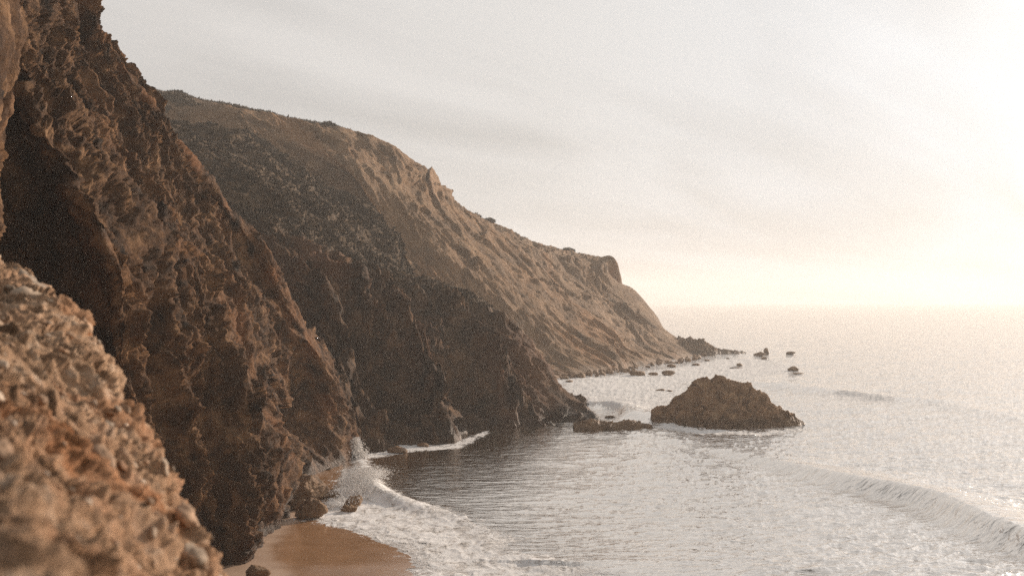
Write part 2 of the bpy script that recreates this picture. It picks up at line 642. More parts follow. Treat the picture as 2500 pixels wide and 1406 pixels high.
def F(a, b_, o):
    """fall-line coordinates, stretched down the slope, sheared a little"""
    return np.stack([(ss + 0.16 * tw) * a, tw * b_, Gf[..., 0] * 0.01 + o], -1)


disp = 2.3 * ridged(F(0.065, 0.020, 3.3), 2)
disp += 1.0 * ridged(F(0.17, 0.05, 8.1), 3)
disp += 1.1 * facet(F(0.16, 0.07, 2)) + 0.6 * facet(F(0.34, 0.13, 5)) + 0.34 * facet(F(0.85, 0.32, 9)) + 0.2 * facet(F(1.8, 0.8, 12))


def saw(x):
    k = x - np.floor(x)
    return np.where(k < 0.82, k / 0.82, (1 - k) / 0.18) - 0.5


mk = smooth(-0.25, 0.35, perlin(Gf * 0.11 + 70))
disp += 0.85 * mk * saw(ss * 0.33 + tw * 0.10 + 0.35 * fbm(F(0.2, 0.08, 30), 2))
disp += 0.30 * saw(ss * 0.95 + tw * 0.22 + 0.5 * fbm(F(0.4, 0.2, 33), 2))
disp += 0.25 * ridged(F(0.6, 0.32, 15), 3) + 0.30 * fbm(F(1.4, 0.9, 18), 4, gain=0.65)
disp -= disp.mean()
disp *= (0.35 + 0.65 * smooth(1.5, 4.5, ts)[:, None]) * (1 - 0.45 * np.exp(-((ts[:, None] - 9.8) / 0.7) ** 2))
# a few hollows worn in the face: (px, py, Y, radius, depth)
for (hx, hy, hY, hr, hd) in ((760, 1000, 134, 3.0, 2.5), (440, 1010, 86, 3.2, 3.2), (520, 1050, 88, 2.6, 2.6), (300, 780, 76, 2.5, 2), (560, 900, 97, 3, 2.5),
                             (480, 620, 98, 3, 2.2), (200, 150, 96, 5, 3), (650, 850, 117, 3.4, 3), (350, 420, 97, 3.0, 2.4)):
    c = at(hx, hy, hY)
    d = (Gf - c.astype(F32)) * np.array([1, 1, 0.55], F32)
    disp -= hd * np.exp(-(d ** 2).sum(-1) / hr ** 2)
edge = smooth(0, 0.04, np.linspace(0, 1, NV))[None, :]
G2 = G + Nn * (disp * (0.35 + 0.65 * edge))[..., None]
G2[:, 0, 2] -= 3
G2[:, 1, 2] -= 1
rust_sunlit = 0.9 * smooth(0.12, 0.5, ridged(np.stack([s_ * 0.07, t_ * 0.012, s_ * 0 + 21], -1), 3)) * smooth(-0.1, 0.4, perlin(Gf * 0.07 + 9)) * 0.55
crest = np.exp(-((np.broadcast_to(ts[:, None], s_.shape) - 9.6) / 0.30) ** 2)
rust_sunlit = np.clip(rust_sunlit + 0.75 * crest * smooth(-0.2, 0.3, perlin(Gf * 0.3 + 4)), 0, 1)  # crest term paints warm sunlit edge highlights into the rock colour
wetn = smooth(3.0, 0.6, G2[..., 2] + 0.8 * perlin(Gf * 0.5))
obj('near_cliff', mesh_from('near_cliff', G2, grid_quads(NU, NV), {'rust_sunlit': rust_sunlit, 'wet': wetn}), M_near, kind='structure',
    label='dark brown crumbling cliff face rising steeply at the left above the beach')

# ------------------------------------------------------------------ spur with scrub slope
cols = [
    A((600, 1160, 142), (560, 950, 160), (480, 750, 175), (350, 550, 195), (200, 400, 215), (80, 300, 240)),
    A((862, 1122, 147), (850, 950, 158), (800, 800, 165), (705, 650, 175), (540, 450, 205), (420, 340, 228), (330, 290, 245)),
    A((940, 1104, 152), (915, 930, 163), (870, 730, 172), (740, 570, 195), (620, 420, 222), (500, 310, 250)),
    A((1020, 1094, 158), (990, 930, 168), (950, 775, 176), (830, 630, 198), (700, 470, 224), (580, 330, 252)),
    A((1110, 1087, 160), (1100, 1000, 164), (1085, 850, 172), (970, 710, 192), (830, 545, 220), (700, 415, 246), (590, 325, 264)),
    A((1190, 1056, 176), (1180, 950, 181), (1140, 830, 187), (1050, 735, 200), (920, 590, 224), (770, 450, 250), (650, 355, 270)),
    A((1362, 1047, 182), (1316, 950, 188), (1260, 860, 194), (1120, 735, 212), (1000, 670, 224), (925, 565, 238), (815, 492, 254), (700, 395, 272), (600, 333, 284)),
    A((1490, 1030, 194), (1405, 985, 202), (1350, 930, 206), (1318, 872, 210), (1190, 752, 222), (1012, 668, 236), (945, 545, 249), (825, 480, 264), (700, 388, 282), (600, 328, 292)),
    A((1420, 1000, 225), (1340, 960, 235), (1290, 930, 240), (1230, 880, 245), (1100, 790, 255), (950, 700, 265), (880, 610, 275), (770, 540, 290), (660, 450, 305), (560, 390, 315)),
    A((1200, 1000, 260), (1140, 960, 270), (1090, 930, 275), (1030, 880, 280), (900, 790, 290), (750, 700, 300), (680, 610, 310), (570, 540, 320), (460, 450, 330), (360, 390, 340)),
]
NU, NV = 620, 460
G, ts = loft(cols, NU, NV)
Nn = normals(G)
if Nn[NU // 2, NV // 2, 0] < 0:
    Nn = -Nn
s_, t_ = grid_uv(G)
Gf = G.astype(F32)
T = np.broadcast_to(ts[:, None], s_.shape)
v01 = np.broadcast_to(np.linspace(0, 1, NV)[None, :], s_.shape)
warp = np.stack([perlin(Gf * 0.06), perlin(Gf * 0.06 + 31), perlin(Gf * 0.06 + 57)], -1)
gw = Gf + warp * 5
vegm = smooth(0.30, 0.42, v01 + 0.05 * perlin(Gf * 0.08) + 0.03 * (T - 4))
rocky = 1 - 0.8 * vegm
ss, tw = s_ + 2.5 * warp[..., 0], t_ + 5 * warp[..., 1]
disp = rocky * 4.2 * ridged(F(0.05, 0.012, 13.3), 2)
disp += rocky * (1.6 * ridged(F(0.12, 0.04, 3), 4) + 2.0 * facet(F(0.10, 0.06, 3)) + 1.3 * facet(F(0.24, 0.15, 5)) + 0.6 * facet(F(0.6, 0.3, 7)))
disp += rocky * (0.7 * saw(ss * 0.22 + tw * 0.05 + 0.4 * fbm(F(0.12, 0.05, 30), 2)) + 0.25 * saw(ss * 0.8 + tw * 0.15 + 0.4 * fbm(F(0.4, 0.2, 30), 2)))
disp += rocky * (0.5 * ridged(F(0.5, 0.25, 9), 3) + 0.25 * fbm(F(1.2, 0.8, 11), 2))
disp -= rocky * disp.sum() / rocky.sum()
disp *= 1 - 0.55 * smooth(6.0, 6.8, T) * smooth(8, 7.2, T)
disp += vegm * (2.2 * fbm(Gf * 0.05, 3) + 0.9 * facet(gw * 0.14) + 0.5 * fbm(Gf * np.array([0.3, 0.3, 1.1], F32), 4) + 0.35 * facet(gw * np.array([0.4, 0.4, 1.2], F32)))
for (hx, hy, hY, hr, hd) in ((880, 800, 166, 5, 4), (1050, 880, 170, 6, 5), (930, 930, 164, 5, 3.5), (1170, 980, 178, 5, 4)):
    c = at(hx, hy, hY)
    d = (Gf - c.astype(F32)) * np.array([1, 1, 0.45], F32)
    disp -= hd * np.exp(-(d ** 2).sum(-1) / hr ** 2)
edge = smooth(0, 0.05, v01)
G2 = G + Nn * (disp * (0.3 + 0.7 * edge))[..., None]
G2[:, 0, 2] -= 4
G2[:, 1, 2] -= 1.5
rust_sunlit = 0.6 * smooth(0.2, 0.55, ridged(np.stack([s_ * 0.07, t_ * 0.01, s_ * 0 + 2.1], -1), 3)) * rocky  # orange streaks painted for sun-caught ribs on the unlit face
wetn = smooth(3.0, 0.6, G2[..., 2] + 0.8 * perlin(Gf * 0.5))
SPUR = (G2, Nn, vegm)
obj('rocky_spur', mesh_from('rocky_spur', G2, grid_quads(NU, NV), {'rust_sunlit': rust_sunlit, 'wet': wetn, 'veg': vegm * 0.9}), M_spur, kind='structure',
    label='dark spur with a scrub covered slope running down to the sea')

# ------------------------------------------------------------------ headland
cols = [
    A((800, 960, 285), (450, 800, 290), (200, 500, 305), (60, 330, 320), (0, 205, 340), (-60, 190, 420)),
    A((1000, 950, 290), (700, 800, 295), (450, 500, 306), (330, 320, 318), (300, 208, 336), (290, 205, 420)),
    A((1150, 940, 296), (900, 800, 298), (700, 550, 303), (560, 400, 310), (460, 310, 320), (420, 232, 338), (400, 230, 420)),
    A((1250, 932, 300), (1100, 800, 299), (950, 600, 299), (800, 430, 307), (680, 345, 318), (600, 270, 340), (590, 268, 420)),
    A((1330, 928, 302), (1230, 850, 301), (1080, 700, 300), (950, 530, 302), (870, 410, 306), (840, 350, 325), (800, 307, 347), (790, 307, 430)),
    A((1400, 923, 308), (1340, 870, 308), (1200, 730, 309), (1090, 570, 312), (1010, 450, 318), (975, 385, 335), (955, 350, 352), (940, 348, 440)),
    A((1460, 914, 324), (1420, 860, 324), (1320, 760, 326), (1200, 620, 330), (1120, 530, 336), (1080, 470, 345), (1063, 438, 356), (1030, 432, 450)),
    A((1520, 907, 340), (1470, 850, 348), (1370, 730, 356), (1290, 640, 364), (1210, 570, 370), (1160, 527, 380), (1120, 520, 470)),
    A((1570, 898, 357), (1510, 830, 357), (1410, 740, 362), (1340, 670, 374), (1300, 610, 388), (1285, 588, 400), (1240, 575, 490)),
    A((1640, 887, 384), (1580, 840, 392), (1500, 750, 402), (1440, 685, 410), (1405, 640, 416), (1385, 612, 425), (1340, 605, 500)),
    A((1690, 874, 420), (1640, 832, 422), (1580, 775, 424), (1510, 710, 428), (1480, 668, 430), (1470, 632, 440), (1420, 628, 520)),
    A((1735, 866, 446), (1640, 826, 449), (1600, 768, 450), (1552, 716, 450), (1482, 688, 448), (1508, 655, 446), (1490, 632, 450), (1430, 628, 530)),
    A((1700, 860, 480), (1610, 830, 490), (1560, 780, 490), (1500, 740, 500), (1450, 700, 500), (1440, 670, 500), (1440, 650, 500), (1400, 645, 540)),
    A((1500, 850, 600), (1450, 830, 600), (1400, 780, 600), (1350, 740, 600), (1300, 700, 600), (1300, 670, 600), (1300, 660, 600), (1300, 650, 600)),
]
NU, NV = 720, 400
G, ts = loft(cols, NU, NV)
Nn = normals(G)
if Nn[NU // 2, NV // 2, 0] < 0:
    Nn = -Nn
s_, t_ = grid_uv(G)
Gf = G.astype(F32)
T = np.broadcast_to(ts[:, None], s_.shape)
v01 = np.broadcast_to(np.linspace(0, 1, NV)[None, :], s_.shape)
warp = np.stack([perlin(Gf * 0.03), perlin(Gf * 0.03 + 31), perlin(Gf * 0.03 + 57)], -1)
gw = Gf + warp * 9
vegm = smooth(0.50, 0.62, v01 + 0.08 * perlin(Gf * 0.03) - 0.05 * (T - 2)) * smooth(5.5, 3.6, T + perlin(Gf * 0.04))
vegm = np.clip(vegm * smooth(-0.35, 0.1, perlin(Gf * 0.05 + 5)) + 0.7 * smooth(0.86, 0.9, v01), 0, 1)
rocky = 1 - 0.75 * vegm
ss, tw = s_ + 5 * warp[..., 0], t_ + 9 * warp[..., 1]
disp = rocky * 4.5 * ridged(F(0.024, 0.009, 4.3), 2)
disp += rocky * (0.7 * ridged(F(0.06, 0.04, 3), 3) + 1.8 * facet(F(0.05, 0.035, 3)) + 1.0 * facet(F(0.14, 0.07, 5)) + 0.35 * facet(F(0.3, 0.18, 7)))
disp += rocky * (0.2 * ridged(F(0.25, 0.18, 9), 3) + 0.35 * fbm(F(0.6, 0.4, 11), 2))
disp -= rocky * disp.sum() / rocky.sum()
disp += vegm * (1.2 * fbm(Gf * 0.04, 3) + 0.5 * fbm(Gf * 0.3, 3))
vs_ = v01[0][np.argmax((G[..., 2] - CAM_H) / G[..., 1], axis=1)]
vs_ = np.convolve(np.pad(vs_, 20, mode='edge'), np.ones(41) / 41, 'valid')[:, None]
sky_att = 1 - 0.9 * smooth(-0.22, -0.05, v01 - vs_)
edge = smooth(0, 0.05, v01)
G2 = G + Nn * (disp * (0.3 + 0.7 * edge) * sky_att * (1 - 0.85 * smooth(9.3, 10.6, T)))[..., None]
G2 = G2 + Nn * (4.0 * smooth(7, -1, G[..., 2]))[..., None] * np.array([1, 1, 0.3])
# settle the crest onto the measured line of the skyline
SKY = np.array([(-400, 200), (300, 208), (330, 214), (372, 222), (430, 230), (500, 246), (580, 262), (700, 289), (770, 303), (840, 312), (890, 324), (940, 344), (972, 362), (1000, 385),
                (1040, 408), (1064, 436), (1068, 462), (1110, 492), (1165, 528), (1230, 552), (1300, 588), (1385, 612), (1440, 622), (1490, 632), (1600, 640)], float)
_e = (G2[..., 2] - CAM_H) / G2[..., 1]
_k = np.argmax(_e, axis=1)
_ar = np.arange(NU)
_px = G2[_ar, _k, 0] / G2[_ar, _k, 1] * FPX + 1250
_rn = fbm(np.stack([_px * 0.035, _px * 0, _px * 0 + 3], -1).astype(F32), 4)
_want = (HORIZON_PX - np.interp(_px, SKY[:, 0], SKY[:, 1]) + 4.0 * _rn) / FPX
_dz = (_want - _e[_ar, _k]) * G2[_ar, _k, 1] * smooth(10.6, 10.0, ts)
_dz = np.convolve(np.pad(_dz, 2, mode='edge'), np.ones(5) / 5, 'valid')
G2[..., 2] += _dz[:, None] * smooth(-0.35, -0.02, v01 - v01[0][_k][:, None])
G2[:, 0, 2] -= 5
G2[:, 1, 2] -= 2
rust_sunlit = 0.5 * smooth(0.1, 0.5, ridged(np.stack([s_ * 0.03, t_ * 0.012, s_ * 0 + 2.1], -1), 3)) * rocky
wetn = 0.4 * smooth(2.4, 0.6, G2[..., 2] + 0.8 * perlin(Gf * 0.5))
HEAD = (G2, Nn, vegm)
obj('headland', mesh_from('headland', G2, grid_quads(NU, NV), {'rust_sunlit': rust_sunlit, 'wet': wetn, 'veg': vegm * 0.85}), M_head, kind='structure',
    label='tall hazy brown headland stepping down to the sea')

# ------------------------------------------------------------------ sand and seabed
SHORE = wpts([(905, 1095), (860, 1135), (830, 1165), (800, 1205), (745, 1262), (860, 1296), (960, 1330), (1012, 1375), (1005, 1420), (960, 1500), (900, 1700)])


def sand_h(X, Y):
    sd, _ = polyline_dist(X, Y, SHORE)      # travel is towards the camera, land on the right hand
    d = -sd
    P = np.stack([X * 0.15, Y * 0.15, X * 0], -1)
    return np.where(d > 0, 0.035 * d, 0.05 * d) + 0.06 * perlin(P) * np.clip(np.abs(d) / 4, 0, 1)


xs = np.linspace(-60, 60, 240)
ys = np.linspace(48, 240, 300)
X, Y = np.meshgrid(xs, ys, indexing='ij')
Z = np.maximum(sand_h(X, Y), -6)
drysd, _ = polyline_dist(X, Y, wpts([(690, 1200), (735, 1270), (700, 1290), (670, 1330), (655, 1365), (700, 1406), (760, 1440), (800, 1600)]))
wetm = smooth(-0.6, 0.8, drysd + 0.7 * perlin(np.stack([X * 0.4, Y * 0.4, X * 0], -1)))
obj('beach', mesh_from('beach', np.stack([X, Y, Z], -1), grid_quads(240, 300), {'wet': wetm}), M_sand, kind='structure',
    label='small cove of wet golden brown sand at the cliff foot')

# ------------------------------------------------------------------ sea
SW1 = wpts([(1560, 1062), (1700, 1095), (1830, 1122), (1960, 1152), (2100, 1190), (2250, 1236), (2400, 1290), (2520, 1330), (2800, 1440)])
SW2 = wpts([(1760, 925), (1850, 934), (1950, 947), (2050, 962), (2160, 974), (2300, 984), (2450, 1018), (2700, 1080)])
SW3 = wpts([(1380, 975), (1450, 992), (1530, 1010), (1600, 1030), (1640, 1045)])
SW4 = wpts([(1150, 1180), (1300, 1260), (1420, 1330), (1600, 1420)])
SW5 = wpts([(1500, 1380), (1800, 1395), (2100, 1406), (2500, 1440)])
FOAM1 = wpts([(868, 1112), (900, 1128), (935, 1180), (1000, 1222), (1100, 1240), (1210, 1292), (1260, 1350), (1350, 1372), (1480, 1406), (1560, 1460),
              (950, 1460), (1012, 1400), (1010, 1372), (965, 1335), (900, 1308), (790, 1285), (725, 1268), (760, 1250), (795, 1240), (800, 1200), (835, 1160)])
FOAM2 = wpts([(1345, 925), (1500, 914), (1640, 896), (1760, 874), (1900, 878), (1960, 905), (1830, 925), (1700, 930), (1660, 975), (1610, 1000), (1560, 1010), (1480, 1000), (1390, 980)])
FOAM3 = wpts([(2035, 960), (2110, 964), (2190, 972), (2150, 984), (2060, 978)])
FOAM4 = wpts([(1590, 1030), (1700, 1046), (1850, 1052), (1990, 1040), (1990, 1050), (1850, 1062), (1700, 1060), (1590, 1044)])
FOAM5 = wpts([(940, 1080), (1010, 1075), (1110, 1078), (1190, 1048), (1200, 1054), (1130, 1094), (1000, 1104), (880, 1126), (870, 1110)])


def poly_mask(X, Y, P, soft):
    return smooth(soft, -soft, poly_sdf(X, Y, P))


def swell(X, Y, pts, amp, wf, wb, ends=True, wob=1.0):
    n = perlin(np.stack([X * 0.06, Y * 0.06, X * 0 + 2], -1))
    sd, t = polyline_dist(X + n * wob * 2, Y + n * wob * 3, pts)
    # travel from left to right in view: camera side is the right hand (negative)
    w = np.where(sd < 0, wf, wb)
    a = amp(t)
    return a * np.exp(-(sd / w) ** 2), sd, t


COVE = wpts([(780, 1180), (860, 1100), (1100, 1060), (1440, 1000), (1500, 1060), (1400, 1130), (1230, 1220), (1080, 1260), (960, 1240)])


def shelter(X, Y):
    return 1 - 0.62 * smooth(14, -8, poly_sdf(X, Y, COVE))


def sea_h(X, Y):
    D = np.hypot(X, Y)
    sd, _ = polyline_dist(X, Y, SHORE)
    calm = smooth(0.5, 45, sd) * 0.9 + 0.1
    calm = np.where(D > 150, np.maximum(calm, smooth(150, 200, D)), calm)
    P = np.stack([X, Y, X * 0], -1).astype(F32)
    c, s = math.cos(R(18)), math.sin(R(18))
    Q = np.stack([X * c + Y * s, -X * s + Y * c, X * 0], -1).astype(F32)
    h = 0.30 * perlin(Q * np.array([0.035, 0.10, 1], F32))
    h += 0.17 * ridged(Q * np.array([0.12, 0.30, 1], F32) + 3, 3)
    h += 0.12 * ridged(Q * np.array([0.42, 0.95, 1], F32) + 8, 3)
    h += 0.045 * ridged(P * np.array([1.3, 2.2, 1], F32) + 8, 2)
    _s, _t = polyline_dist(X, Y, SW1)
    h = h * calm * shelter(X, Y) * (1 - 0.7 * np.exp(-(_s / 4.5) ** 2) * smooth(0.1, 0.4, _t))
    a, _, t = swell(X, Y, SW1, lambda t: 0.3 + 1.6 * smooth(0.05, 0.75, t), 1.5, 7.0)
    h = h + a
    a, _, _ = swell(X, Y, SW2, lambda t: 0.75 * smooth(0, 0.25, t) * (1 - 0.6 * smooth(0.5, 0.9, t)), 2.6, 8)
    h = h + a
    a, _, _ = swell(X, Y, SW3, lambda t: 1.5 * np.sin(np.pi * np.clip(t, 0.02, 0.98)), 2.0, 5)
    h = h + a
    a, _, _ = swell(X, Y, SW5, lambda t: 0.4 + 0 * t, 3, 7)
    h = h + a
    # the surf: a bore running along the seaward side of the foam
    a, _, _ = swell(X, Y, wpts([(872, 1105), (880, 1140), (888, 1180), (925, 1215), (1010, 1240), (1110, 1262), (1200, 1310), (1300, 1370), (1420, 1420)]),
                    lambda t: (0.25 + 0.75 * np.exp(-((t - 0.33) / 0.14) ** 2)) * smooth(0.0, 0.1, t) * (1 - 0.7 * smooth(0.45, 0.8, t)), 1.4, 1.8, wob=0.3)
    h = h + a
    return h, sd


def sea_foam_mask(X, Y):
    n = perlin(np.stack([X * 0.18, Y * 0.12, X * 0], -1).astype(F32))
    Xw, Yw = X + n * 1.6, Y + 2.2 * perlin(np.stack([X * 0.16, Y * 0.1, X * 0 + 9], -1).astype(F32))
    f = 0.82 * poly_mask(Xw, Yw, FOAM1, 2.6)
    f = np.maximum(f, 0.92 * poly_mask(X + n * 5, Y + n * 8, FOAM2, 7))
    f = np.maximum(f, 1.5 * poly_mask(Xw, Yw, FOAM3, 2.5))
    f = np.maximum(f, 0.95 * poly_mask(Xw, Yw, FOAM4, 3.0))
    f = np.maximum(f, 0.8 * poly_mask(X + 0.3 * n, Y + n, FOAM5, 1.2))
    # thin froth doubling as painted sun glitter behind the big swell crest at right
    sd, t = polyline_dist(X, Y, SW1)
    f = np.maximum(f, 0.55 * smooth(0.72, 0.92, t) * np.exp(-((sd - 3.5) / 3.5) ** 2))
    return f


inv = np.linspace(1 / 50.0, 1 / 1400.0, 560)
rr_ = np.concatenate([1 / inv, np.geomspace(1450, SEA_END, 24)])
rr_ = np.concatenate([[12, 25, 38], rr_])
an = np.concatenate([np.linspace(-180, -40, 24)[:-1], np.linspace(-40, -14, 70)[:-1], np.linspace(-14, 27, 900)[:-1], np.linspace(27, 40, 60)[:-1], np.linspace(40, 180, 24)])
AA, RR = np.meshgrid(np.radians(an), rr_, indexing='ij')
X, Y = RR * np.sin(AA), RR * np.cos(AA)
H, sd = sea_h(X, Y)
far = smooth(1400, 500, RR)
H = H * (0.15 + 0.85 * far)
H = np.where(np.abs(AA) > R(36), H * 0.2, H)
foam_m = sea_foam_mask(X, Y)
foam_m = np.where(RR < 1000, foam_m, 0)
shallow = smooth(13, 0, np.abs(sd) + 5 * perlin(np.stack([X * 0.08, Y * 0.08, X * 0], -1)) + np.where(Y > 175, 30, 0))
obj('sea', mesh_from('sea', np.stack([X, Y, H], -1), grid_quads(len(an), len(rr_), flip=True), {'foam': foam_m, 'shallow': shallow, 'chop': shelter(X, Y)}), M_sea,
    kind='structure', label='pale sea with small ripples and swells reaching the horizon')

# thick foam: a lumpy sheet of its own, broken into lace
def foam_sheet(x0, x1, y0, y1, dx, dy, polys, lift, thr):
    xs = np.arange(x0, x1, dx)
    ys = np.arange(y0, y1, dy)
    X, Y = np.meshgrid(xs, ys, indexing='ij')
    h, _ = sea_h(X, Y)
    P = np.stack([X, Y, X * 0], -1).astype(F32)
    Wp = np.stack([fbm(P * 0.5, 2), fbm(P * 0.5 + 7, 2), X * 0], -1)
    m = np.zeros(X.shape)
    n = perlin(P * 0.2)
    for poly, soft, k in polys:
        m = np.maximum(m, k * poly_mask(X + 1.3 * n, Y + 1.8 * perlin(P * 0.17 + 4), poly, soft))
    lace = ridged((P + Wp * 1.2) * np.array([0.45, 0.22, 1], F32), 3)
    m = np.clip(m + 0.12 * lace * smooth(0, 0.5, m), 0, 1)
    sh = sand_h(X, Y)
    z = np.maximum(h, sh) + 0.012 + lift * smooth(0.2, 0.9, m) * (0.5 + 0.7 * lace + 0.6 * fbm(P * np.array([1.1, 0.6, 1], F32), 4))
    return np.stack([X, Y, np.maximum(z, np.maximum(h, sh) + 0.012)], -1), m > thr, m


P1, k1, m1_ = foam_sheet(-24, 14, 78, 152, 0.09, 0.22, [(FOAM1, 3.4, 1.0)], 0.07, 0.03)
nu, nv = k1.shape
obj('surf_foam', mesh_from('surf_foam', P1, grid_quads(nu, nv, k1), {'foam': m1_}), M_foam, kind='stuff', label='white surf foam washing over the sand in front of the beach')

# spray thrown up where the wave breaks
def blobs(n, fn, seed):
    r = np.random.RandomState(seed)
    V, Q = [], []
    base = np.array([[1, 0, 0], [-1, 0, 0], [0, 1, 0], [0, -1, 0], [0, 0, 1], [0, 0, -1]], float)
    tri = np.array([[0, 2, 4], [2, 1, 4], [1, 3, 4], [3, 0, 4], [2, 0, 5], [1, 2, 5], [3, 1, 5], [0, 3, 5]])
    for i in range(n):
        p, s = fn(r)
        V.append(p + base * s * r.uniform(0.6, 1.3, (6, 1)))
        Q.append(tri + 6 * i)
    return np.concatenate(V), np.concatenate(Q)


C0 = sea(868, 1122)
C1 = sea(885, 1200)


def spray_fn(r):
    if r.rand() < 0.25:
        t = r.rand()
        return C0 + np.array([r.normal(0, 0.22 + 0.5 * (1 - t)), r.normal(0, 0.8), 0.1 + 2.7 * t]), r.uniform(0.02, 0.07) * (1.8 - t)
    a = r.normal(0, 1, 3)
    e = math.exp(-0.25 * a[1] ** 2)
    return C1 + np.array([a[0] * 1.0 + 0.05 * a[1] * 4, a[1] * 4.0, 0.5 + 0.7 * e + abs(a[2]) * 0.55 * e]), r.uniform(0.015, 0.055)


V, Q = blobs(14000, spray_fn, 3)
obj('wave_spray', mesh_from('wave_spray', V, Q), M_spray, kind='stuff', label='burst of white spray where the small wave breaks against the cliff foot')

# ------------------------------------------------------------------ rocks
def ico(level):
    import bmesh
    bm = bmesh.new()
    bmesh.ops.create_icosphere(bm, subdivisions=level, radius=1)
    V = np.array([v.co[:] for v in bm.verts])
    Q = np.array([[v.index for v in f.verts] for f in bm.faces])
    bm.free()
    return V, Q


ICO = {k: ico(k) for k in (2, 3, 4, 5, 6)}


def rock_mesh(name, dims, level=4, seed=0, cuts=14, rough=0.12, wet=0.5, zsea=-1e9, rust_sunlit=0.0):
    V, Q = ICO[level]
    r = np.random.RandomState(seed)
    N = r.normal(size=(cuts, 3))
    N /= np.linalg.norm(N, axis=1, keepdims=True)
    D = r.uniform(0.55, 0.95, cuts)
    dd = V @ N.T
    rad = np.min(np.where(dd > 0.05, D / np.maximum(dd, 0.05), 9), axis=1)
    rad = np.minimum(rad, 1.1)
    P = (V * rad[:, None]) * np.array(dims) * 0.5 / 0.85
    m = min(dims)
    Pf = (P / m).astype(F32) + seed * 3.7
    d = rough * m * (0.6 * facet(Pf * 2.2) + 0.5 * fbm(Pf * 3, 4) + 0.35 * ridged(Pf * 5, 2))
    n = P / np.array(dims) ** 2
    n /= np.linalg.norm(n, axis=1, keepdims=True) + 1e-9
    P = P + n * d[:, None]
    k = len(P)
    return mesh_from(name, P, Q, {'wet': np.full(k, wet), 'rust_sunlit': np.full(k, rust_sunlit)})


def place_rock(name, px, py_base, wpx, hpx, depth=0.8, seed=0, level=4, mat=None, label=None, cat='rock', group=None, rotz=0.0, tilt=0.0,
               zbase=0.0, cuts=14, rough=0.12, sink=0.3, wet=0.6):
    p = sea(px, py_base, zbase)
    k = p[1] / FPX
    w, h = wpx * k, hpx * k * (0.62 if name == 'offshore_rock' else 1)
    dp = w * depth
    me = rock_mesh(name, (w, dp, h * (1 + sink) * 1.15), level, seed, cuts, rough, wet)
    o = obj(name, me, mat or M_stack, label=label, cat=cat, group=group)
    o.location = (p[0], p[1] + dp * 0.35, zbase + h * (1 + sink) * 1.15 / 2 - h * sink * 1.1)
    o.rotation_euler = (0, tilt, rotz)
    return o


def ridge_rock(name, prof, Yc, wf, wb, label, nx=260, ny=160, amp=0.7, seed=1, mat=None, cat='rock', zmin=-1.0):
    """long rock: crest line given by its profile, front and back slopes of real width"""
    pts = np.array([at(a, b, Yc) for a, b in prof])
    x = np.linspace(pts[0, 0], pts[-1, 0], nx)
    zc = np.interp(x, pts[:, 0], pts[:, 2])
    zm = zc.max()
    v = np.linspace(-1, 1, ny)
    XX, VV = np.meshgrid(x, v, indexing='ij')
    ZC = np.broadcast_to(zc[:, None], XX.shape)
    rel = np.clip((ZC - zmin) / (zm - zmin), 0.02, 1)
    wid = np.where(VV < 0, wf, wb) * (0.25 + 0.75 * rel ** 0.7)
    YY = Yc + VV * wid + 1.5 * perlin(np.stack([XX * 0.12, XX * 0 + seed, XX * 0], -1))
    ZZ = zmin + (ZC - zmin) * (1 - np.abs(VV) ** 1.5)
    P = np.stack([XX, YY, ZZ], -1)
    n = normals(P)
    if n[nx // 2, ny // 2, 2] < 0:
        n = -n
    Pf = (P + seed * 13).astype(F32)
    tiltm = np.stack([Pf[..., 0] * 0.8 + Pf[..., 2] * 0.6, Pf[..., 1], Pf[..., 2] * 0.8 - Pf[..., 0] * 0.6], -1)
    lay = facet(tiltm * np.array([0.25, 0.35, 1.1], F32))
    d = amp * (0.8 * ridged(Pf * 0.25, 4) + 1.2 * facet(Pf * 0.35) + 0.3 * facet(Pf * 1.2) + 1.0 * lay + 0.3 * fbm(Pf * 1.6, 3))
    d = d - d.mean()
    P = P + n * (d * (0.35 + 0.65 * rel))[..., None]
    w = smooth(2.2, 0.5, P[..., 2] + 0.4 * perlin(Pf * 0.6))
    return obj(name, mesh_from(name, P, grid_quads(nx, ny), {'wet': w, 'rust_sunlit': w * 0, 'veg': w * 0}), mat or M_stack, label=label, cat=cat)


ridge_rock('sea_stack', [(1586, 1046), (1590, 1002), (1605, 994), (1640, 979), (1668, 958), (1682, 950), (1700, 930), (1730, 925), (1765, 924), (1800, 929),
                         (1835, 941), (1862, 962), (1900, 990), (1935, 1014), (1960, 1032), (1985, 1048)], 186, 6.5, 7,
           'large dark brown wedge shaped rock standing alone in the sea off the spur', nx=420, ny=240, amp=0.55, seed=2)
ridge_rock('rock_reef', [(1400, 1036), (1440, 1024), (1480, 1031), (1520, 1028), (1550, 1026), (1580, 1034), (1604, 1050)], 177, 3.5, 3.5,
           'low flat brown reef between the spur tip and the big sea rock', nx=220, ny=100, amp=0.35, seed=5, zmin=-0.8)
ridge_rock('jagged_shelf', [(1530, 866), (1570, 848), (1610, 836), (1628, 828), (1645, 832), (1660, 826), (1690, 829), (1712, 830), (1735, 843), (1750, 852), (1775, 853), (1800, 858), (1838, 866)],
           432, 20, 12, 'long low jagged rock shelf ending the hazy headland', nx=340, ny=150, amp=0.75, seed=9, zmin=-1.0, cat='rock shelf', mat=M_head)  # takes the headland's haze-lightened rock colour

